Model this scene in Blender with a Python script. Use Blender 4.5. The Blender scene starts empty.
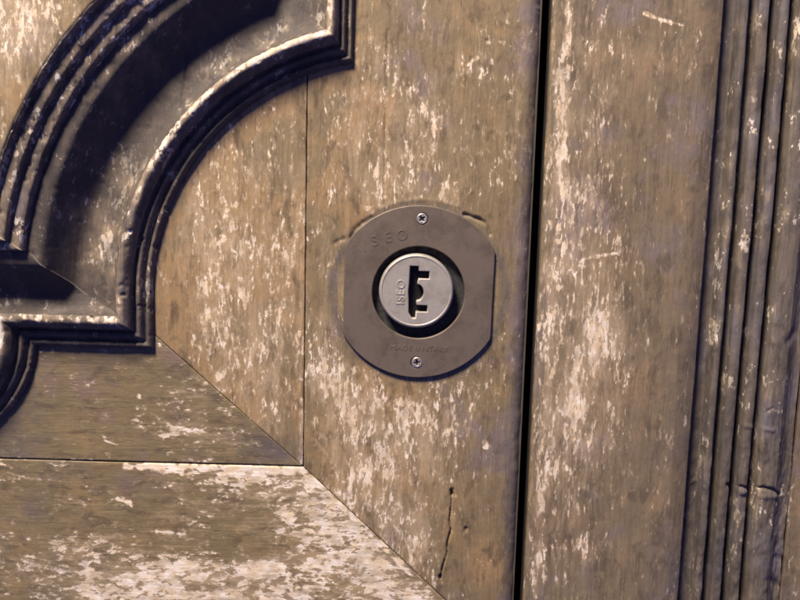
import bpy, math, random
import numpy as np
from mathutils import Matrix, Vector

random.seed(4); np.random.seed(4)
scene = bpy.context.scene
COL = scene.collection

# ------------------------------------------------------------------ camera
S = 0.0004          # metres per unit: one unit is one photo pixel on the door face at the picture centre
F = 700.0           # focal length in pixels of an 800 px wide picture
def nrm(v):
    v = np.array(v, float); return v / np.linalg.norm(v)
ZC = -nrm((-157, -5900, -F))                 # world up in camera axes (vanishing point of the uprights)
XC = -nrm((-1, 0.0266, 0)); XC = nrm(XC - ZC * XC.dot(ZC))
YC = np.cross(ZC, XC)
M = np.array([XC, YC, ZC])                   # camera -> world
CAMP = -F * S * (M @ np.array([0, 0, -1.0]))
cd = bpy.data.cameras.new('camera'); cam = bpy.data.objects.new('camera', cd); COL.objects.link(cam)
cd.sensor_width = 36; cd.lens = 36 * F / 800; cd.clip_start = 0.005; cd.clip_end = 50
mw = Matrix.Identity(4)
for i in range(3):
    for j in range(3): mw[i][j] = M[i][j]
    mw[i][3] = CAMP[i]
cam.matrix_world = mw
scene.camera = cam

# ------------------------------------------------------------------ light
world = bpy.data.worlds.new('World'); scene.world = world; world.use_nodes = True
bg = world.node_tree.nodes['Background']
bg.inputs['Color'].default_value = (0.18, 0.22, 0.78, 1); bg.inputs['Strength'].default_value = 0.37
ld = bpy.data.lights.new('street_lamp', 'AREA'); ld.shape = 'DISK'; ld.size = 0.36
ld.energy = 60; ld.color = (1.0, 0.885, 0.755)
lamp = bpy.data.objects.new('street_lamp', ld); COL.objects.link(lamp)
lamp.location = (-0.47, -0.68, 1.20)
lamp.rotation_euler = (Vector((0.0, 0, -0.02)) - lamp.location).to_track_quat('-Z', 'Y').to_euler()

vs = scene.view_settings
vs.view_transform = 'Standard'; vs.look = 'None'; vs.exposure = 0; vs.gamma = 1; vs.use_curve_mapping = False
scene.render.engine = 'CYCLES'
scene.cycles.use_denoising = True
scene.cycles.filter_width = 1.7

# ------------------------------------------------------------------ helpers
def U(px, py, h=0.0):
    """photo pixel -> door coordinates (u right, v down) on the plane h units proud of the door face"""
    d = M @ np.array([px - 400.0, 300.0 - py, -F])
    t = (-h * S - CAMP[1]) / d[1]
    p = CAMP + d * t
    return 400 + p[0] / S, 300 - p[2] / S
def W(u, v, h):
    return ((u - 400) * S, -h * S, (300 - v) * S)

def _hash(ix, iy, seed):
    n = (ix.astype(np.int64) * 374761393 + iy.astype(np.int64) * 668265263 + seed * 1442695041) & 0xffffffff
    n = ((n ^ (n >> 13)) * 1274126177) & 0xffffffff
    return ((n ^ (n >> 16)) & 0xffff) / 65535.0
def vnoise(x, y, seed=0):
    x0 = np.floor(x); y0 = np.floor(y); fx = x - x0; fy = y - y0
    fx = fx * fx * (3 - 2 * fx); fy = fy * fy * (3 - 2 * fy)
    a = _hash(x0, y0, seed); b = _hash(x0 + 1, y0, seed); c = _hash(x0, y0 + 1, seed); d = _hash(x0 + 1, y0 + 1, seed)
    return (a * (1 - fx) + b * fx) * (1 - fy) + (c * (1 - fx) + d * fx) * fy
def fbm(x, y, seed=0, oct=4, gain=0.5):
    s = 0; a = 1; t = 0
    for o in range(oct):
        s = s + a * vnoise(x * 2 ** o, y * 2 ** o, seed + o * 17); t += a; a *= gain
    return s / t

def polydist(u, v, pts):
    best = np.full(u.shape, 1e9)
    for (x0, y0), (x1, y1) in zip(pts[:-1], pts[1:]):
        dx, dy = x1 - x0, y1 - y0; L = dx * dx + dy * dy + 1e-9
        t = np.clip(((u - x0) * dx + (v - y0) * dy) / L, 0, 1)
        best = np.minimum(best, np.hypot(u - x0 - t * dx, v - y0 - t * dy))
    return best

def link(o, parent=None):
    COL.objects.link(o)
    if parent is not None: o.parent = parent
    return o
def tag(o, label, cat=None, group=None):
    o['label'] = label
    if cat: o['category'] = cat
    if group: o['group'] = group
    return o
def empty(name, label, cat, loc=(0, 0, 0)):
    o = bpy.data.objects.new(name, None); o.location = loc; o.empty_display_size = 0.02
    COL.objects.link(o); return tag(o, label, cat)

def grid(name, u, v, h, mat, parent, attrs=None, keep=None, smooth=True):
    ny, nx = u.shape
    co = np.empty((ny * nx, 3)); co[:, 0] = ((u - 400) * S).ravel(); co[:, 1] = (-h * S).ravel(); co[:, 2] = ((300 - v) * S).ravel()
    idx = np.arange(ny * nx).reshape(ny, nx)
    q = np.stack([idx[:-1, :-1], idx[1:, :-1], idx[1:, 1:], idx[:-1, 1:]], -1).reshape(-1, 4)
    if keep is not None:
        k = keep.ravel(); q = q[k[q].all(1)]
    me = bpy.data.meshes.new(name)
    me.vertices.add(len(co)); me.vertices.foreach_set('co', co.ravel().astype(np.float32))
    me.loops.add(q.size); me.loops.foreach_set('vertex_index', q.ravel().astype(np.int32))
    me.polygons.add(len(q)); me.polygons.foreach_set('loop_start', (np.arange(len(q)) * 4).astype(np.int32))
    me.polygons.foreach_set('use_smooth', np.full(len(q), smooth))
    me.update(calc_edges=True)
    for k_, a in (attrs or {}).items():
        at = me.attributes.new(k_, 'FLOAT', 'POINT'); at.data.foreach_set('value', np.ascontiguousarray(a, dtype=np.float32).ravel())
    me.materials.append(mat)
    return link(bpy.data.objects.new(name, me), parent)

# ------------------------------------------------------------------ material nodes
class NT:
    def __init__(s, name):
        s.m = bpy.data.materials.new(name); s.m.use_nodes = True
        s.t = s.m.node_tree; s.b = s.t.nodes['Principled BSDF']
    def put(s, sock, v):
        if isinstance(v, bpy.types.NodeSocket): s.t.links.new(v, sock)
        elif v is not None:
            if sock.type == 'RGBA' and len(v) == 3: v = (*v, 1)
            sock.default_value = v
    def n(s, kind, **kw):
        nd = s.t.nodes.new(kind)
        for k, v in kw.items(): setattr(nd, k, v)
        return nd
    def ma(s, op, a, b=None, c=None, clamp=False):
        nd = s.n('ShaderNodeMath', operation=op, use_clamp=clamp)
        s.put(nd.inputs[0], a); s.put(nd.inputs[1], b); s.put(nd.inputs[2], c); return nd.outputs[0]
    def coords(s, scale, off=0.0, warp=None):
        v = s.n('ShaderNodeTexCoord').outputs['Object']
        if warp is not None:
            ad = s.n('ShaderNodeVectorMath', operation='ADD'); s.t.links.new(v, ad.inputs[0]); s.t.links.new(warp, ad.inputs[1]); v = ad.outputs[0]
        mp = s.n('ShaderNodeMapping'); s.t.links.new(v, mp.inputs['Vector'])
        mp.inputs['Scale'].default_value = [k / S for k in scale]; mp.inputs['Location'].default_value = (off * 3.17, off * 1.73, off * 2.41)
        return mp.outputs[0]
    def noise(s, vec, scale=1, detail=3, rough=0.5, dist=0.0):
        nd = s.n('ShaderNodeTexNoise', noise_dimensions='3D'); s.put(nd.inputs['Vector'], vec)
        s.put(nd.inputs['Scale'], scale); s.put(nd.inputs['Detail'], detail); s.put(nd.inputs['Roughness'], rough); s.put(nd.inputs['Distortion'], dist)
        return nd.outputs['Fac']
    def warp(s, scale, amp):
        """per-object shift plus a slow sideways sway, in metres"""
        r = s.n('ShaderNodeObjectInfo').outputs['Random']
        tc = s.n('ShaderNodeTexCoord'); nd = s.n('ShaderNodeTexNoise', noise_dimensions='3D')
        s.t.links.new(tc.outputs['Object'], nd.inputs['Vector']); nd.inputs['Scale'].default_value = scale / S; nd.inputs['Detail'].default_value = 2
        k = s.n('ShaderNodeVectorMath', operation='SCALE'); s.t.links.new(nd.outputs['Color'], k.inputs[0]); k.inputs['Scale'].default_value = amp * S
        c = s.n('ShaderNodeCombineXYZ'); sh = s.ma('MULTIPLY', r, 3.0)
        for i in range(3): s.t.links.new(sh, c.inputs[i])
        ad = s.n('ShaderNodeVectorMath', operation='ADD'); s.t.links.new(k.outputs[0], ad.inputs[0]); s.t.links.new(c.outputs[0], ad.inputs[1])
        return ad.outputs[0]
    def rng(s, v, a, b, c=0.0, d=1.0, smooth=True):
        nd = s.n('ShaderNodeMapRange', interpolation_type='SMOOTHSTEP' if smooth else 'LINEAR', clamp=True)
        for k, x in zip(('Value', 'From Min', 'From Max', 'To Min', 'To Max'), (v, a, b, c, d)): s.put(nd.inputs[k], x)
        return nd.outputs[0]
    def mix(s, f, a, b, mode='MIX'):
        nd = s.n('ShaderNodeMix', data_type='RGBA', blend_type=mode)
        s.put(nd.inputs[0], f); s.put(nd.inputs[6], a); s.put(nd.inputs[7], b); return nd.outputs[2]
    def attr(s, name): return s.n('ShaderNodeAttribute', attribute_name=name).outputs['Fac']
    def bump(s, h, strength, dist):
        nd = s.n('ShaderNodeBump'); s.put(nd.inputs['Height'], h); nd.inputs['Strength'].default_value = strength
        nd.inputs['Distance'].default_value = dist; s.put(s.b.inputs['Normal'], nd.outputs[0])

def wood(name, grain, base, gold, mauve, dark, pale, fl=(0.066, 0.19), amount=0.8, rough=0.5, grime=(0.085, 0.076, 0.078)):
    """weathered varnished wood; grain 'v' or 'h' is the way the fibres run"""
    t = NT(name); wp = t.warp(0.014, 8.0)
    def sc(al, ac): return (ac, ac, al) if grain == 'v' else (al, ac, ac)
    def co(al, ac, off): return t.coords(sc(al, ac), off, wp)
    def iso(k, off): return t.coords((k, k, k), off, wp)
    wear = t.attr('wear'); dirt_dark = t.attr('dirt_dark'); tone = t.attr('tone')
    big = t.noise(iso(0.016, 1), 1, 4, 0.62)
    mot = t.noise(co(0.035, 0.075, 2), 1, 5, 0.66, 0.5)
    fib = t.noise(co(0.020, 0.30, 3), 1, 5, 0.68, 0.35)
    c = t.mix(t.rng(t.ma('MULTIPLY_ADD', tone, 0.16, big), 0.50, 0.68), base, gold)
    c = t.mix(t.rng(t.ma('MULTIPLY_ADD', tone, 0.16, big), 0.48, 0.30, 0, 0.9), c, mauve)
    c = t.mix(t.rng(mot, 0.49, 0.66, 0, 0.85), c, dark)
    c = t.mix(t.rng(mot, 0.46, 0.28, 0, 0.35), c, tuple(k * 1.45 for k in base))
    fm = t.noise(iso(0.03, 5), 1, 2, 0.5)
    fc = t.mix(t.rng(fib, 0.30, 0.70), (0.80, 0.79, 0.78), (1.15, 1.15, 1.14))
    c = t.mix(t.rng(fm, 0.35, 0.62, 0.25, 1.0), c, t.mix(1.0, c, fc, 'MULTIPLY'))
    lin = t.noise(co(0.016, 0.62, 23), 1, 4, 0.7, 0.25)                       # drying cracks and open fibres
    c = t.mix(t.rng(lin, 0.56, 0.70, 0, 0.42), c, tuple(k * 0.45 for k in dark))
    c = t.mix(t.rng(lin, 0.42, 0.26, 0, 0.20), c, (0.38, 0.29, 0.20))
    # thinned varnish: a pale bloom where the surface is worn
    bloom = t.noise(co(0.022, 0.085, 7), 1, 6, 0.72, 0.4)
    hz = t.ma('MULTIPLY', t.rng(t.ma('MULTIPLY_ADD', wear, 0.40, bloom), 0.58, 0.95), 0.50)
    c = t.mix(hz, c, (0.53, 0.385, 0.245))
    # flakes: patches of varnish gone, large and small, with crisp ragged edges
    f1 = t.noise(co(fl[0], fl[1], 9), 1, 6, 0.60, 0.35)
    f2 = t.noise(co(fl[0] * 2.6, fl[1] * 2.0, 11), 1, 3, 0.6, 0.3)
    pat = t.noise(co(fl[0] * 0.28, fl[1] * 0.36, 13), 1, 3, 0.6, 0.3)
    f = t.ma('MULTIPLY_ADD', f2, 0.56, f1); f = t.ma('MULTIPLY_ADD', pat, 0.48, f)
    f = t.ma('MULTIPLY_ADD', t.ma('SUBTRACT', t.noise(iso(0.024, 27), 1, 3, 0.6), 0.5), 0.45, f)       # mean about 1.02
    df = t.ma('SUBTRACT', f, t.ma('MULTIPLY_ADD', wear, -0.40 * amount, 1.270))
    flake = t.rng(df, -0.010, 0.020)
    c = t.mix(t.rng(df, -0.14, 0.02, 0, 0.40 if rough < 0.6 else 0.08), c, (0.54, 0.41, 0.27))
    pn = t.noise(iso(0.10, 15), 1, 4, 0.65)
    pc = t.mix(t.rng(pn, 0.36, 0.64), pale, tuple(k * m for k, m in zip(pale, (0.86, 0.76, 0.60))))
    pc = t.mix(0.8, pc, t.mix(1.0, pc, fc, 'MULTIPLY'))
    opa = t.ma('MAXIMUM', t.rng(t.noise(co(0.05, 0.14, 17), 1, 4, 0.65), 0.36, 0.60, 0.30, 1.0), t.rng(wear, 0.78, 1.0))
    c = t.mix(t.ma('MULTIPLY', flake, opa), c, pc)
    # grime and darker stile edges, blotchy
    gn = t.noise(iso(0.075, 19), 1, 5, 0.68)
    g = t.rng(t.ma('MULTIPLY_ADD', dirt_dark, 0.75, t.ma('MULTIPLY', gn, 0.62)), 0.42, 0.98)
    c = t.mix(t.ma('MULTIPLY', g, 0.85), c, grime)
    # pores and specks
    sp = t.noise(co(0.11, 0.42, 21), 1, 4, 0.7)
    c = t.mix(t.rng(sp, 0.63, 0.73, 0, 0.5), c, tuple(k * 0.35 for k in dark))
    t.put(t.b.inputs['Base Color'], c)
    r = t.ma('MULTIPLY_ADD', flake, 0.28, rough); r = t.ma('MULTIPLY_ADD', mot, 0.2, r)
    t.put(t.b.inputs['Roughness'], t.ma('SUBTRACT', r, 0.08)); t.b.inputs['Specular IOR Level'].default_value = 0.35 if rough < 0.6 else 0.22
    hh = t.ma('MULTIPLY_ADD', flake, -0.75, t.ma('MULTIPLY_ADD', lin, -0.5, t.ma('MULTIPLY', fib, 0.5)))
    hh = t.ma('MULTIPLY_ADD', sp, -0.45, hh); hh = t.ma('MULTIPLY_ADD', gn, 0.6, hh); hh = t.ma('MULTIPLY_ADD', mot, 0.5, hh)
    t.bump(hh, 0.45, 0.00045)
    return t.m

PALE = (0.76, 0.645, 0.53)
W_V = wood('weathered_wood_upright', 'v', (0.200, 0.145, 0.078), (0.280, 0.180, 0.088), (0.184, 0.138, 0.128), (0.118, 0.080, 0.044), PALE, (0.072, 0.215), 0.66)
W_VR = wood('weathered_wood_far_leaf', 'v', (0.184, 0.136, 0.082), (0.236, 0.162, 0.094), (0.184, 0.140, 0.130), (0.118, 0.086, 0.055), PALE, (0.060, 0.215), 0.72)
W_H = wood('weathered_wood_crosswise', 'h', (0.184, 0.137, 0.070), (0.234, 0.162, 0.078), (0.188, 0.130, 0.100), (0.112, 0.078, 0.044), (0.80, 0.70, 0.595), (0.07, 0.15), 1.0)
W_M = wood('grimy_moulding_wood', 'v', (0.138, 0.110, 0.088), (0.168, 0.126, 0.086), (0.146, 0.126, 0.132), (0.070, 0.055, 0.045), (0.74, 0.66, 0.58), (0.075, 0.15), 0.85, 0.66, (0.056, 0.046, 0.042))

def metal(name, col, rough, grime, grime_amt, bump=0.15, metallic=1.0, gscale=0.06):
    t = NT(name); iso = t.coords((1, 1, 1))
    n1 = t.noise(iso, gscale, 6, 0.7, 0.4); n2 = t.noise(iso, 0.5, 3, 0.6); n3 = t.noise(t.coords((0.9, 0.9, 0.06)), 1, 2, 0.5)
    c = t.mix(t.rng(n1, 0.40, 0.68, 0, grime_amt), col, grime)
    c = t.mix(t.rng(n3, 0.3, 0.7, 0, 0.16), c, tuple(k * 0.7 for k in col))
    t.put(t.b.inputs['Base Color'], c); t.b.inputs['Metallic'].default_value = metallic
    t.put(t.b.inputs['Roughness'], t.ma('MULTIPLY_ADD', n1, 0.25, t.ma('MULTIPLY_ADD', n2, 0.12, rough - 0.18)))
    t.bump(t.ma('MULTIPLY_ADD', n2, 0.6, t.ma('MULTIPLY', n3, 0.4)), bump, 0.0002)
    return t.m
M_PLATE = metal('dull_bronze', (0.172, 0.131, 0.097), 0.56, (0.085, 0.064, 0.047), 0.75, 0.3, 0.4, 0.035)
M_PLUG = metal('brushed_nickel', (0.49, 0.435, 0.36), 0.52, (0.31, 0.265, 0.215), 0.8, 0.14, 0.55)
M_SCREW = metal('screw_steel', (0.66, 0.58, 0.48), 0.40, (0.28, 0.23, 0.18), 0.6, 0.15, 0.8, 0.3)
M_CUP = metal('corroded_cup', (0.040, 0.038, 0.034), 0.7, (0.008, 0.008, 0.008), 0.97, 0.8, 0.3, 0.16)
M_DARK = metal('dark_steel', (0.03, 0.03, 0.03), 0.6, (0.02, 0.018, 0.015), 0.5)
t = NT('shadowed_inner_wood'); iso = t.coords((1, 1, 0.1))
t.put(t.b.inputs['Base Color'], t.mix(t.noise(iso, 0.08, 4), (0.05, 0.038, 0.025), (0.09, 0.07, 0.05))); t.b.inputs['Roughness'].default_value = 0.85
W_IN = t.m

# ------------------------------------------------------------------ boards
V0, V1, UL, UR = -330.0, 960.0, -330.0, 1130.0
def samples(a, b, step, edge=True, fa=None, fb=None, coarse=9.0):
    """positions from a to b, fine between fa and fb, with extra ones for the rounded arris at both ends"""
    fa = a if fa is None else max(a, fa); fb = b if fb is None else min(b, fb)
    x = [a, a + 0.15, a + 0.5, a + 1.1, a + 2.0, a + 3.2] if edge else [a]
    p = x[-1]
    while p < b - 4.5:
        p += step if fa - 10 <= p <= fb else coarse
        if p < b - 4: x.append(p)
    x += [b - 3.2, b - 2.0, b - 1.1, b - 0.5, b - 0.15, b] if edge else [b]
    return np.array(x)

def roll(d, r):
    d = np.clip(d, 0, r); return r - np.sqrt(np.maximum(r * r - (r - d) ** 2, 0))

def board(name, va, vb, ul, ur, mat, parent, wear_blobs=(), strokes=(), dents=(), dirt_dark=None, relief=None, keep=None,
          rl=1.1, rr=1.1, rt=1.1, rb=1.1, step=1.3, base_wear=0.0, seed=1, wave=1.0, tone=0.0, tones=()):
    vv = samples(va, vb, step, True, -12, 612)
    vv = np.concatenate([[vv[0]], vv, [vv[-1]]])
    L = np.array([ul(x) for x in vv]); R = np.array([ur(x) for x in vv])
    wb = (fbm(vv * 0.09, 0 * vv, seed + 3, 3) - 0.5) * 1.3
    L = L + wb * 0.6; R = R + np.roll(wb, 40) * 0.6
    wmax = (R - L).max(); i = int(np.argmax(R - L))
    cols = samples(L[i], R[i], step, True, -12, 812)
    n = len(cols); e = 6
    U_ = np.empty((len(vv), n))
    tm = (cols[e:n - e] - cols[e - 1]) / (cols[n - e] - cols[e - 1])
    eo = np.array([0, 0.15, 0.5, 1.1, 2.0, 3.2])
    sc = np.clip((R - L) / 10, 0.02, 1)[:, None]
    U_[:, :e] = L[:, None] + eo * sc; U_[:, n - e:] = R[:, None] - eo[::-1] * sc
    U_[:, e:n - e] = U_[:, e - 1:e] + tm * (U_[:, n - e:n - e + 1] - U_[:, e - 1:e])
    U_ = np.concatenate([U_[:, :1], U_, U_[:, -1:]], 1)
    V_ = np.repeat(vv[:, None], U_.shape[1], 1)
    sL = np.gradient(L, vv + np.arange(len(vv)) * 1e-6); sR = np.gradient(R, vv + np.arange(len(vv)) * 1e-6)
    dl = (U_ - L[:, None]) / np.sqrt(1 + np.clip(sL, -2, 2) ** 2)[:, None]; dr = (R[:, None] - U_) / np.sqrt(1 + np.clip(sR, -2, 2) ** 2)[:, None]
    nz = 0.5 + fbm(U_ * 0.05, V_ * 0.05, seed + 50, 3)
    H = -roll(dl, rl) - roll(dr, rr) - roll(V_ - va, rt) - roll(vb - V_, rb)
    H = H * (0.6 + 0.4 * nz)
    H = H + wave * (fbm(U_ * 0.012, V_ * 0.012, seed, 3) - 0.5) * 1.6
    H = H + (fbm(U_ * 0.11, V_ * 0.11, seed + 9, 3) - 0.5) * 0.32
    if relief is not None: H = H + relief(U_, V_)
    for pts, wd, dp in dents:
        dd = polydist(U_, V_, pts) + (fbm(U_ * 0.3, V_ * 0.3, seed + 41, 2) - 0.5) * wd * 1.2
        H = H - dp * (0.55 + 0.9 * fbm(U_ * 0.12, V_ * 0.12, seed + 43, 2)) * np.exp(-(dd / wd) ** 2)
    wear = np.full(U_.shape, base_wear)
    for (pu, pv, su, sv, am) in wear_blobs:
        a, b = U(pu, pv); wear = wear + am * np.exp(-((U_ - a) / su) ** 2 - ((V_ - b) / sv) ** 2)
    wear = np.clip(wear, -0.3, 1.05)
    for pts, wd, am in strokes:
        q = [U(*p) for p in pts]
        d = polydist(U_, V_, q) + (fbm(U_ * 0.16, V_ * 0.16, seed + 31, 3) - 0.5) * 3.2 * min(wd, 2.5)
        wear = np.maximum(wear, am * np.clip(1.5 - d / wd, 0, 1))
    D = np.zeros_like(U_) if dirt_dark is None else np.clip(dirt_dark(U_, V_), 0, 1)
    T = np.full(U_.shape, tone)
    for (pu, pv, su, sv, am) in tones:
        a, b = U(pu, pv); T = T + am * np.exp(-((U_ - a) / su) ** 2 - ((V_ - b) / sv) ** 2)
    # skirts
    H[0, :] = H[-1, :] = -7; H[:, 0] = -7; H[:, -1] = np.minimum(-7, H[:, -2])
    kp = None if keep is None else keep(U_, V_)
    return grid(name, U_, V_, H, mat, parent, {'wear': wear, 'dirt_dark': D, 'tone': T}, kp)

GAPC = U(534.3, 300)[0]; GL = GAPC - 4.3; GR = GAPC + 4.3
SEAM = 0.5 * (U(307, 120)[0] + U(303.5, 440)[0])
CU, CV = U(305, 467); CU = SEAM                       # where the three seams meet
m2 = U(445, 600); m1 = U(158, 338)
HS = CV                                               # crosswise seam height
def mit2(v): return CU + (v - CV) * (m2[0] - CU) / (m2[1] - CV)
def mit1(v): return CU - (CV - v) * (CU - m1[0]) / (CV - m1[1])
LU, LV = U(418.3, 292.3)                              # lock centre
G = 0.38                                              # half width of a seam

door = empty('door_leaf', 'carved left door leaf with mitred worn boards, scooped raised panel and lock', 'door', W(150, 960, -40))
door2 = empty('door_leaf', 'right door leaf with streaked plain stile and reeded upright moulding', 'door', W(800, 960, -40))
def own(o, parent):
    o.parent = parent; o.matrix_parent_inverse = Matrix.Translation(-parent.location); return o

cr = lambda *p: [U(*q) for q in p]
lock_dents = [
    (cr((452, 490), (452, 495)), 1.5, 4.0),
    (cr((452, 492), (451, 508), (449.5, 520), (451, 530), (447.5, 542), (447, 553), (443, 566), (440, 579)), 0.6, 4.5),
    (cr((440, 577), (441.5, 582)), 1.7, 3.0), (cr((466, 528), (466, 531)), 1.2, 2.5),
    (cr((388, 30), (386.5, 90), (385, 150), (384, 205)), 0.8, 1.6),
    (cr((351.5, 238), (356, 230), (363, 223), (372, 217.5)), 1.9, 2.2),
    (cr((336, 242), (342, 240), (344, 239)), 2.4, 1.6),
    (cr((464, 214.5), (473, 217), (481, 220), (487, 227), (490, 234)), 1.5, 2.6),
    (cr((384, 207), (400, 202), (418, 199.5), (440, 201), (462, 208)), 2.2, -0.5),
    (cr((487, 40), (487, 42)), 1.0, 2.0),
]
own(board('lock_stile', V0, V1, lambda v: SEAM + G if v < CV else mit2(v) + G * 1.3, lambda v: GL, W_V, door,
    wear_blobs=[(395, 130, 45, 60, .34), (375, 200, 22, 22, .35), (430, 150, 60, 60, .22), (355, 130, 26, 60, .25), (445, 80, 60, 70, .16),
                (520, 35, 14, 45, .32), (520, 130, 14, 40, .22), (475, 60, 20, 20, .2), (440, 190, 60, 14, .3),
                (330, 240, 20, 60, .30), (325, 350, 18, 45, .55), (345, 390, 38, 38, .55), (375, 430, 50, 50, .42), (350, 490, 36, 46, .55), (390, 530, 44, 50, .46),
                (430, 430, 45, 45, .42), (420, 480, 30, 60, .36), (470, 400, 22, 26, .30), (480, 400, 30, 100, .08), (500, 300, 10, 60, .15), (420, 560, 22, 40, .35), (505, 520, 25, 80, -.15)],
    strokes=[([(366, 209), (374, 206), (380, 207)], 2.2, 1.0), ([(372, 213), (376, 205)], 2.2, 1.0), ([(468, 65), (477, 58)], 1.6, 1.0),
             ([(508, 13), (507, 22)], 2.0, .95), ([(499, 42), (504, 43)], 1.8, .9), ([(485, 442), (486, 446)], 2.6, 1.05), ([(313, 440), (350, 476), (395, 520)], 2.0, .62)],
    dents=lock_dents, keep=lambda u, v: np.hypot(u - LU, v - LV) > 56,
    dirt_dark=lambda u, v: 0.75 * np.exp(-((u - GL + 4) / 15) ** 2) * (0.35 + 0.65 * fbm(u * .02, v * .02, 77, 2)) + 0.55 * np.exp(-((np.hypot(u - LU, v - LV) - 86) / 7) ** 2) + 0.30 * np.exp(-((u - 490) / 30) ** 2 - ((v - 460) / 70) ** 2),  # darker patchy band along the gap edge, grime round the plate, a stain
    rr=15, base_wear=0.03, seed=3, tone=0.1, tones=[(350, 130, 40, 120, .7), (380, 430, 60, 60, .6), (490, 565, 30, 40, .9), (520, 300, 18, 500, -.8), (480, 470, 30, 40, -.8), (430, 60, 50, 60, -.4)]), door)
own(board('inner_stile', V0, CV - 1.5, lambda v: max(60, mit1(v) + 0.3), lambda v: SEAM - G, W_V, door,
    wear_blobs=[(235, 250, 60, 90, .42), (200, 250, 30, 60, .25), (215, 350, 40, 50, .36), (270, 330, 34, 70, .40), (260, 400, 40, 40, .34), (250, 180, 40, 50, .24), (298, 220, 12, 120, .20), (290, 430, 14, 30, -.1), (175, 330, 20, 60, -.2)],
    strokes=[([(304, 330), (303, 352)], 1.5, .95), ([(302, 400), (302.5, 430), (301.5, 464)], 2.2, 1.0), ([(306.5, 92), (307, 112)], 1.4, .95), ([(305.5, 190), (305, 225)], 1.3, .9), ([(207, 300), (206, 330), (209, 368)], 3.0, .82), ([(255, 230), (251, 255)], 2.4, .85), ([(269, 300), (268, 330)], 2.6, .82)],
    dirt_dark=lambda u, v: 0.5 * np.exp(-((u - CU + 10) / 22) ** 2 - ((v - CV + 15) / 26) ** 2) + 0.35 * np.exp(-((np.hypot(u - 388, v - 303) - 231) / 9) ** 2),
    base_wear=0.06, seed=11, tone=0.75), door)
own(board('inner_rail', 325, HS - 1.2, lambda v: UL, lambda v: mit1(v) - 0.3, W_H, door,
    wear_blobs=[(185, 390, 26, 26, .38), (190, 435, 45, 18, .36), (230, 440, 40, 30, .22), (140, 400, 80, 30, .06), (230, 400, 20, 20, .24), (60, 440, 60, 18, .12), (60, 380, 30, 40, .05)],
    strokes=[([(17, 458), (62, 459.5)], 0.9, .85), ([(72, 459.3), (93, 460)], 0.9, .85), ([(218, 408), (238, 406)], 1.3, .9), ([(160, 436), (188, 432), (204, 432)], 1.6, .9), ([(139, 396), (140, 398)], 1.8, 1.0), ([(106, 441), (118, 445)], 0.8, .8)],
    dirt_dark=lambda u, v: 0.25 + 0.3 * np.exp(-(u / 40) ** 2) + 0.3 * np.exp(-((u - 275) / 40) ** 2 - ((v - 455) / 18) ** 2), base_wear=0.0, seed=23, tone=-0.2, rt=1, rb=1, rr=0.7), door)
own(board('bottom_rail', HS + 0.3, V1, lambda v: UL, lambda v: mit2(v) - G * 1.3, W_H, door,
    wear_blobs=[(290, 490, 66, 26, .46), (270, 565, 90, 45, .33), (360, 550, 55, 45, .42), (180, 578, 70, 24, .34), (200, 478, 60, 14, .35), (330, 515, 40, 30, .36), (60, 565, 80, 26, .30), (100, 590, 90, 22, .30), (200, 510, 40, 20, .2), (400, 595, 40, 20, .5),
                (90, 500, 60, 16, .20), (160, 520, 40, 20, .14), (300, 640, 200, 60, .5), (100, 545, 70, 10, .16), (140, 500, 50, 25, -.08), (240, 545, 60, 9, -.25)],
    strokes=[([(126, 466.2), (180, 467.0), (240, 468.0), (300, 469.6)], 3.4, 1.25), ([(300, 469.5), (332, 497), (380, 545), (412, 575)], 2.6, .98),
             ([(166, 470), (182, 474)], 3.4, 1.0), ([(118, 500), (130, 503)], 2.4, 1.0), ([(152, 531), (172, 532)], 2.0, .95), ([(220, 474), (262, 476)], 4.0, 1.0)],
    dirt_dark=lambda u, v: 0.22 * np.exp(-((u - 30) / 110) ** 2) + 0.12, base_wear=0.13, seed=37, tone=0.15, rr=0.9), door)

def box(name, u0, u1, v0, v1, h0, h1, mat, parent):
    vs_ = [W(u, v, h) for u in (u0, u1) for v in (v0, v1) for h in (h0, h1)]
    f = [(0, 1, 3, 2), (4, 6, 7, 5), (0, 4, 5, 1), (2, 3, 7, 6), (0, 2, 6, 4), (1, 5, 7, 3)]
    me = bpy.data.meshes.new(name); me.from_pydata(vs_, [], f); me.update(); me.materials.append(mat)
    return own(link(bpy.data.objects.new(name, me)), parent)
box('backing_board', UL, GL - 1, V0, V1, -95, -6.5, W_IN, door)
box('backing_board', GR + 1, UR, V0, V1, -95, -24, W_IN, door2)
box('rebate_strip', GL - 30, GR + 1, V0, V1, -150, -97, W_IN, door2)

# ------------------------------------------------------------------ carved panel moulding of the left leaf
ACU, ACV, R0 = 388.0, 303.0, 234.0      # scooped corner: its circle runs round the lock
A2U, A2V, R2 = -82.0, 344.0, 119.0      # next, outward bulging curve of the outline
def offs_h(d): return np.interp(d, [0, 18, 30, 46, 70, 98, 105, 140, 200, 400], [0, 21, 35, 43, 56, 84, 92, 116, 166, 330])
def offs_u(d): return np.interp(d, [0, 26, 105, 140, 400], [0, 20, 95, 128, 380])
YH0, XU0 = U(90, 347)[1], U(354, 40)[0]
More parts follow.
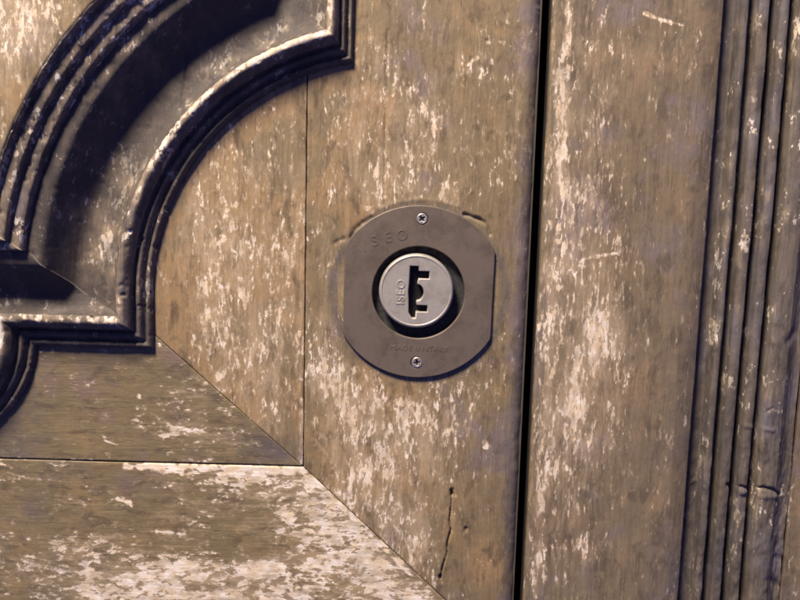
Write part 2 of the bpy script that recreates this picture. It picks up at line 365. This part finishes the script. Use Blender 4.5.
# profile: distance from the outer edge, height above the frame boards, piece
def arcpts(d0, h0, d1, h1, bulge, n):
    o = []
    for i in range(n + 1):
        t = i / n; s = bulge * math.sin(math.pi * t)
        o.append((d0 + (d1 - d0) * t, h0 + (h1 - h0) * t + s))
    return o
pieces = [
    ('outer_bead', [(0, -2), (0.2, 2.5)] + arcpts(0.5, 3.2, 6.5, 5.2, 2.6, 10) + [(7.0, 4.0)]),
    ('outer_bead', [(7.0, 4.0), (7.6, 4.2)] + arcpts(8.2, 5.4, 15.0, 9.0, 3.0, 12) + [(15.6, 7.6)]),
    ('rim_bead', [(15.6, 7.6), (17.0, 8.0), (17.8, 13)] + arcpts(18.4, 15.5, 29.0, 21.0, 3.0, 14) + [(30.2, 20.0)]),
    ('panel_moulding', [(30.2, 20.0), (31.2, 17.8), (33, 14.0), (36, 10.5), (40, 8.2), (46, 6.4), (54, 5.0), (62, 4.0), (68, 3.4), (72, 3.8), (76, 5.4), (81, 9.6), (86, 15.0), (90, 20.5), (93, 25), (95.5, 28.2), (97.5, 30), (99.5, 30.9), (102, 31.3), (106, 31.6), (109, 31.7), (112, 31.3)]),
    ('stepped_fillet', [(112, 31.3), (113.0, 31.1), (113.8, 37.2), (114.6, 38.2)] + [(116, 38.7), (119, 39.0), (122, 38.9), (124.0, 38.4), (125.0, 37.8)]),
    ('stepped_fillet', [(125.0, 37.8), (126.0, 37.6), (126.8, 43.6), (127.6, 44.6)] + [(129, 45.1), (132, 45.4), (135, 45.3), (137.0, 44.8), (138, 44.2)]),
    ('stepped_fillet', [(138, 44.2), (139.0, 44.0), (139.9, 50.4), (141, 51.6), (144, 52.0), (147, 52.0)]),
]
def dens(p, mx=1.3):
    o = [p[0]]
    for a, b in zip(p[:-1], p[1:]):
        k = max(1, int(math.hypot(b[0] - a[0], b[1] - a[1]) / mx))
        for i in range(1, k + 1): o.append((a[0] + (b[0] - a[0]) * i / k, a[1] + (b[1] - a[1]) * i / k))
    return o
def path(d):
    """outline of the panel at inset d: straight down, scooped arc, short drop, left, bulging arc; always the same number of points"""
    R = R0 + d; xu = XU0 - offs_u(d); yh = YH0 - offs_h(d); r2 = max(R2 - d * 1.0, 3.0)
    pts = []
    c = max(-1, min(1, (xu - ACU) / R)); a0 = math.acos(c)            # angle measured from +u, upwards
    y0 = ACV - R * math.sin(a0)
    for t in np.linspace(0, 1, 40, endpoint=False): pts.append((xu, V0 + (y0 - V0) * (1 - (1 - t) ** 2.2)))
    if yh > ACV: a1 = math.pi
    else: a1 = math.pi - math.asin(min(0.99, (ACV - yh) / R))
    for t in np.linspace(0, 1, 230): a = a0 + (a1 - a0) * t; pts.append((ACU + R * math.cos(a), ACV - R * math.sin(a)))
    x1 = ACU + R * math.cos(a1)
    yv = max(yh, ACV - R * math.sin(a1))
    y1 = ACV - R * math.sin(a1)
    for t in np.linspace(0, 1, 41)[1:]: pts.append((x1, y1 + (yh - y1) * t))
    if abs(yh - A2V) < r2: xe = A2U + math.sqrt(r2 * r2 - (yh - A2V) ** 2); b0 = math.asin((yh - A2V) / r2)
    else: xe = min(A2U + 8 * 0, x1 - 30); b0 = -math.pi / 2
    for t in np.linspace(0, 1, 91)[1:]: pts.append((x1 + (xe - x1) * t, yh))
    for t in np.linspace(0, 1, 91)[1:]: a = b0 + (math.radians(100) - b0) * t; pts.append((A2U + r2 * math.cos(a), (A2V + r2 * math.sin(a)) if b0 > -1.5 else yh + (A2V + r2 - yh) * t))
    return pts
for pi_, (nm, prof) in enumerate(pieces):
    pr = dens(prof)
    A = np.array([path(d) for d, h in pr])                 # (levels, n, 2)
    A = A.transpose(1, 0, 2)[:, ::-1]                      # rows run along the outline
    Hh = np.repeat(np.array([h for d, h in pr])[::-1][None, :], A.shape[0], 0)
    Dd = np.repeat(np.array([d for d, h in pr])[::-1][None, :], A.shape[0], 0)
    u, v = A[..., 0], A[..., 1]
    along = np.arange(A.shape[0])[:, None] * 1.7 + 0 * u
    hn = (fbm(u * 0.06, v * 0.06, 91, 3) - 0.5) * 0.9 + (fbm(u * 0.22, v * 0.22, 95, 3) - 0.5) * 0.7 - 2.2 * np.clip(fbm(u * 0.13, v * 0.13, 97, 3) - 0.64, 0, 1) * 4
    if nm == 'panel_moulding': hn = hn * 0.42
    hn = np.where(Dd < 0.4, 0, hn)
    crk = cr((186, 45), (186, 80), (184, 112), (186, 128), (190, 140))
    hn = hn - 1.6 * np.exp(-(polydist(u, v, crk) / 1.5) ** 2) * (Dd > 5)
    wear = 0.20 + 0.7 * (fbm(u * 0.03, v * 0.03, 61, 3) - 0.5); dirt_dark = 0.46 + 0.8 * (fbm(u * 0.02, v * 0.02, 67, 3) - 0.5)
    if nm == 'rim_bead':
        k = np.exp(-((Dd - 27.0) / 4.0) ** 2)
        wear = wear + k * (0.05 + 1.1 * np.clip(fbm(along * 0.05, Dd * 0.06, 63, 3) * 2.4 - 0.80, 0, 1) + 0.55 * np.exp(-((u - 275) / 70) ** 2 - ((v - 60) / 40) ** 2)); dirt_dark = dirt_dark - 0.30 * k
    if nm == 'outer_bead':
        wear = wear + 0.30 * np.exp(-((u - 145) / 16) ** 2 - ((v - 285) / 40) ** 2); dirt_dark = dirt_dark + 0.15
    if nm == 'panel_moulding':
        wear = wear + 0.22 * np.exp(-((Dd - 101) / 10) ** 2) + 0.34 * np.exp(-((Dd - 46) / 14) ** 2); dirt_dark = dirt_dark + 0.16 + 0.9 * (fbm(u * 0.05, v * 0.05, 101, 4) - 0.5); dirt_dark = dirt_dark + 0.12
    if nm == 'stepped_fillet': wear = wear + 0.30; dirt_dark = dirt_dark - 0.16
    # faces must look outward: columns now run from inside to outside
    own(grid(nm, u, v, Hh + hn, W_M, None, {'wear': wear, 'dirt_dark': dirt_dark, 'tone': (nm == 'panel_moulding') * 0.3 + 0 * u}), door)
mo = [o for o in door.children if o.name == 'panel_moulding'][0]
for o in list(door.children):
    if o.name.split('.')[0] in ('outer_bead', 'rim_bead', 'stepped_fillet'): o.parent = mo; o.matrix_parent_inverse = Matrix.Identity(4)
# field in the middle of the panel
RF = R0 + 141.0; YF = YH0 - offs_h(141.0); XF = XU0 - offs_u(141.0)
own(board('raised_panel', V0, YF, lambda v: UL, lambda v: min(XF, ACU - math.sqrt(max(RF ** 2 - (v - ACV) ** 2, 1.0))) if v > ACV - RF else XF, W_V, door,
    wear_blobs=[(30, 20, 50, 40, .55), (20, 80, 40, 60, .45), (60, 40, 40, 30, .2)], relief=lambda u, v: 0 * u + 52.6, rt=3, rb=3, rr=3, base_wear=0.12, seed=45,
    dirt_dark=lambda u, v: 0.15 + 0 * u), door)

# ------------------------------------------------------------------ right leaf
RM = U(705, 300)[0]
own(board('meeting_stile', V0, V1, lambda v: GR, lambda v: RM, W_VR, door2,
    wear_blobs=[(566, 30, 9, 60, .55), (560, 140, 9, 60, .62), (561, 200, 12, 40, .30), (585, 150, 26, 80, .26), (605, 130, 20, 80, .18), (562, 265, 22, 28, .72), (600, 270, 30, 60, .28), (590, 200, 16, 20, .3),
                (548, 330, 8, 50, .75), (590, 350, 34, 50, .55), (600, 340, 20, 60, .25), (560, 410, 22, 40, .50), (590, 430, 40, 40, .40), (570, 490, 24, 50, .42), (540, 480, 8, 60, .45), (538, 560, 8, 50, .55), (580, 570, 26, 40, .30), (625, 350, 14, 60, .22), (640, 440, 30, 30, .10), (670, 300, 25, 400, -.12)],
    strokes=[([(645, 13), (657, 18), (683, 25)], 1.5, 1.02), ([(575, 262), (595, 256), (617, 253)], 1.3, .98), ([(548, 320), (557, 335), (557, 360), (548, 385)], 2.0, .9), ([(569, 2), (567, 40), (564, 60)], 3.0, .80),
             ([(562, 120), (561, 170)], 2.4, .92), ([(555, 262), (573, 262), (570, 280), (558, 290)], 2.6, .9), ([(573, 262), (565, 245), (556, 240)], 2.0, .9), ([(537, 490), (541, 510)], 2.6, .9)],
    dirt_dark=lambda u, v: 0.7 * fbm(u * .03, v * .012, 79, 3) * np.clip((u - 610) / 90, 0, 1),  # patchily darker towards the reeded side
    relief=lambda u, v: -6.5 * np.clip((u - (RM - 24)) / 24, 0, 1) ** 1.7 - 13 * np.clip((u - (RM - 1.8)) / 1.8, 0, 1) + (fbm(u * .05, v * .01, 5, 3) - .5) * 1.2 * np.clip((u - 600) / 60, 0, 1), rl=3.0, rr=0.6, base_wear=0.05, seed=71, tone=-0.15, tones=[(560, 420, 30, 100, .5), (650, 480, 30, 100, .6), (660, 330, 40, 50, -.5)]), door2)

# reeded upright: profile over u (in photo pixels at mid height) and height
def UX(px): return U(px, 300)[0]
def reed(a, b, h0, h1, base):
    """one flat-backed reed between a and b with steep flanks"""
    return [(a, base), (a + 0.9, h0 - 1.8), (a + 1.8, h0)] + [(a + 1.8 + (b - a - 3.4) * i / 8, h0 + (h1 - h0) * i / 8 + 0.9 * math.sin(math.pi * i / 8)) for i in range(1, 9)] + [(b - 0.8, h1 - 2.0), (b, base)]
reeds = [
    ('reeded_moulding', [(704, -20.5), (711, -19.6), (719.6, -19.0)]),
    ('reed', [(719.6, -19.0)] + reed(720.0, 728.4, -5.0, -4.0, -19) ),
    ('reed', [(728.4, -19), (735.4, -19)] + reed(735.6, 747.2, -2.6, -1.6, -19)),
    ('reed', [(747.2, -19), (754.6, -19)] + reed(754.8, 765.6, -0.8, 0.0, -18)),
    ('reed', [(765.6, -18), (773.2, -18), (773.8, -6), (774.8, -0.4), (776, 1.0), (780, 2.0), (787, 2.0), (793, 0.6), (797, -2.5), (801, -6), (806, -8.5), (812, -9)]),
]
vv = samples(V0, V1, 1.5, False, -12, 612)
folds = [([(728, 485), (733, 489), (742, 487), (752, 490), (762, 487), (772, 489), (781, 496)], 1.5, 3.2), ([(734, 493), (746, 492)], 3.0, -1.8), ([(752, 495), (775, 496)], 3.5, -1.6), ([(737, 427), (747, 426), (760, 428), (772, 430)], 2.2, -1.2), ([(757, 420), (765, 412), (772, 408)], 1.2, 1.2),
         ([(706, 490), (703, 486), (699, 490)], 1.8, -1.6), ([(780, 560), (794, 566)], 5, 1.6), ([(770, 582), (782, 590)], 5, 1.6), ([(788, 342), (796, 334)], 4, 1.4)]
top = None
for nm, prof in reeds:
    pr = dens([(UX(a), h) for a, h in prof], 1.0)
    u = np.repeat(np.array([p[0] for p in pr])[None], len(vv), 0); v = np.repeat(vv[:, None], u.shape[1], 1)
    h = np.repeat(np.array([p[1] for p in pr])[None], len(vv), 0)
    wob = (fbm(v * 0.010, u * 0.004, 7, 3) - 0.5) * 3.0 + (fbm(v * 0.05, u * 0.03, 8, 2) - 0.5) * 0.8
    lowr = np.clip((v - 400) / 60, 0, 1)
    u2 = u + wob * (u > RM + 8)
    h = h + (fbm(u * 0.07, v * 0.035, 15, 3) - 0.5) * (0.6 + 1.2 * lowr) + (fbm(u * 0.25, v * 0.10, 19, 3) - 0.5) * (0.7 + 1.4 * lowr)
    for pts, wd, dp in folds: h = h - dp * np.exp(-(polydist(u2, v, [U(*p) for p in pts]) / wd) ** 2)
    lit_flank = np.gradient(h, axis=1) > 0.25  # left flanks only: extra pale wear there paints the lamplight on them
    dirt_dark = 0.47 + 0.6 * (fbm(u * 0.03, v * 0.012, 27, 3) - 0.5)
    wear = 0.10 + 0.60 * np.clip(fbm(u * .1, v * .04, 29, 3) * 2 - 0.75, 0, 1) * lit_flank  # slight even wear, plus lamplight painted on the left flanks
    if prof[0][0] == 765.6: dirt_dark = dirt_dark - 0.16
    o = own(grid(nm, u2, v, h, W_M, None, {'wear': wear, 'dirt_dark': dirt_dark, 'tone': -0.4 + 0 * u}), door2)
    if nm == 'reeded_moulding': top = o
    else: o.parent = top; o.matrix_parent_inverse = Matrix.Identity(4)
own(board('recessed_panel', V0, V1, lambda v: UX(812) + .3, lambda v: UR, W_VR, door2, relief=lambda u, v: 0 * u - 8, base_wear=.1, seed=83, step=3), door2)

# ------------------------------------------------------------------ the lock
lock = empty('door_lock', 'round bronze lock plate with flat sides and nickel key cylinder on the worn stile', 'lock', W(LU, LV, 0))
ROT = math.radians(-0.6)
def shape2d(name, loops, h0, h1, bev, mat, parent, cu, cv, rot=ROT, smooth=False):
    """a flat plate with holes: closed outlines (x right, y up, in units), from height h0 to h1, with rounded arrises"""
    c = bpy.data.curves.new(name, 'CURVE'); c.dimensions = '2D'; c.fill_mode = 'BOTH'
    for lp in loops:
        sp = c.splines.new('POLY'); sp.points.add(len(lp) - 1); sp.use_cyclic_u = True
        for p, q in zip(sp.points, lp): p.co = (q[0], q[1], 0, 1)
    th = (h1 - h0); c.extrude = th / 2 - bev; c.bevel_depth = bev; c.bevel_resolution = 3; c.offset = -bev
    return place_curve(c, name, (h0 + h1) / 2, mat, parent, cu, cv, rot)
def place_curve(c, name, hm, mat, parent, cu, cv, rot):
    o = bpy.data.objects.new('tmp', c); COL.objects.link(o)
    bpy.context.view_layer.update()
    dg = bpy.context.evaluated_depsgraph_get()
    me = bpy.data.meshes.new_from_object(o.evaluated_get(dg))
    bpy.data.objects.remove(o); bpy.data.curves.remove(c)
    cs, sn = math.cos(rot), math.sin(rot); x0, y0, z0 = W(cu, cv, hm)
    for vtx in me.vertices:
        x, y, z = vtx.co; vtx.co = (x0 + (x * cs - y * sn) * S, y0 - z * S, z0 + (x * sn + y * cs) * S)
    me.name = name; me.materials.clear(); me.materials.append(mat)
    me.update()
    return own(link(bpy.data.objects.new(name, me)), lock) if parent is lock else sub(me, name, parent)
def sub(me, name, parent):
    o = link(bpy.data.objects.new(name, me)); o.parent = parent; return o
def circ(r, n=96, cx=0, cy=0): return [(cx + r * math.cos(2 * math.pi * i / n), cy + r * math.sin(2 * math.pi * i / n)) for i in range(n)]

def flatted(r, half, n=160):
    o = []
    for i in range(n):
        a = 2 * math.pi * i / n; x, y = r * math.cos(a), r * math.sin(a)
        if abs(x) <= half: o.append((x, y))
        else: o.append((math.copysign(half, x), y))
    return o
PH = 3.8
SC1 = (1.2, 73.0); SC2 = (0.6, -70.5)
plate = shape2d('escutcheon_plate', [flatted(86.2, 74.2), circ(46.0), circ(5.6, 32, *SC1), circ(5.6, 32, *SC2)], -1.2, PH, 1.0, M_PLATE, lock, LU, LV)
# cup behind the plate: floor and wall
def lathe(name, prof, mat, parent, cu, cv, n=96):
    vs_, fs = [], []
    for (r, h) in prof:
        for i in range(n):
            a = 2 * math.pi * i / n; vs_.append(W(cu + r * math.cos(a), cv - r * math.sin(a), h))
    for k in range(len(prof) - 1):
        for i in range(n):
            j = (i + 1) % n; fs.append((k * n + i, k * n + j, (k + 1) * n + j, (k + 1) * n + i))
    me = bpy.data.meshes.new(name); me.from_pydata(vs_, [], fs); me.materials.append(mat)
    for p in me.polygons: p.use_smooth = True
    me.update()
    return own(link(bpy.data.objects.new(name, me)), lock) if parent is lock else sub(me, name, parent)
lathe('mounting_cup', [(52, 0.5), (47.4, 0.5), (47.0, 0.2), (46.6, -3), (46.2, -5.0), (44.5, -5.6), (38, -5.9), (20, -6.0), (0.1, -6.0)], M_CUP, lock, LU, LV)

PU, PV = U(416.3, 291.2, 8)
# key cylinder with its comb shaped keyway
def key():
    k = [(409.6, 266.4), (417.8, 266.4), (417.8, 271.2), (428.6, 271.2), (428.6, 278.6), (418.2, 278.6), (417.0, 283.5)]
    for i in range(13):
        a = math.radians(90 - 180 * i / 12); k.append((417.2 + 6.4 * math.cos(a), 292.4 - 8.0 * math.sin(a)))
    k += [(416.5, 301.6), (416.6, 305.0), (427.6, 305.0), (427.6, 311.6), (416.4, 311.6), (416.2, 318.2), (412.2, 318.2), (409.2, 312.5), (409.0, 300), (408.4, 292), (409.0, 284)]
    return [(x - 416.3, -(y - 291.2)) for x, y in k][::-1]
plug = shape2d('key_cylinder', [circ(35.6, 128), key()], -6.0, 8.0, 1.0, M_PLUG, lock, PU, PV, 0)
# raised rolled rim of the cylinder
lathe('cylinder_rim', [(37.0, -6), (37.0, 4.4), (36.8, 6.0), (36.2, 7.4), (35.4, 8.2), (34.6, 8.45), (33.8, 8.3), (33.3, 7.9), (33.2, 7.4)][::-1], M_PLUG, plug, PU, PV, 128)
lathe('keyway_core', [(34, -1.0), (20, -1.0), (0.1, -1.0)], M_DARK, plug, PU, PV, 48)

def text(body, size, name, h, raise_, mat, parent, cu, cv, rot, space=1.0, sx=1.0, bev=0.12):
    c = bpy.data.curves.new(name, 'FONT'); c.body = body; c.size = size; c.align_x = 'CENTER'; c.align_y = 'CENTER'
    c.extrude = raise_; c.bevel_depth = bev; c.bevel_resolution = 1; c.space_character = space; c.offset = 0.0
    return place_curve(c, name, h, mat, parent, cu, cv, rot)
q = U(401.2, 292.3, 9); text('ISEO', 11.5, 'lettering', 8.0, 0.35, M_PLUG, plug, q[0], q[1], math.radians(90), 1.12)
for ch, (x, y), a in zip('ISEO', [(363.5, 247.5), (374.5, 241.5), (388.3, 237.8), (402.0, 235.6)], (26, 22, 12, 6)):
    q = U(x, y, PH); text(ch, 14.5, 'lettering', PH, 0.22, M_PLATE, plate, q[0], q[1], math.radians(a), 1.0)
q = U(419.3, 348.6, PH); text('MADE IN ITALY', 7.6, 'lettering', PH, 0.22, M_PLATE, plate, q[0], q[1], ROT, 1.12, bev=0.08)

def screw(cu, cv, rot):
    a, b = 0.62, 2.5
    cross = [(a, a), (a, b), (-a, b), (-a, a), (-b, a), (-b, -a), (-a, -a), (-a, -b), (a, -b), (a, -a), (b, -a), (b, a)]
    cross = [(x * 1.25, y * 1.25) for x, y in cross]
    s = shape2d('screw', [circ(5.4, 40), cross], 1.0, PH + 0.7, 0.75, M_SCREW, lock, cu, cv, rot)
    lathe('recess', [(4.4, 2.6), (2, 2.5), (0.1, 2.5)], M_DARK, s, cu, cv, 24)
    return s
screw(LU + SC1[0] + 0.3, LV - SC1[1], math.radians(38))
screw(LU + SC2[0], LV - SC2[1], math.radians(12))
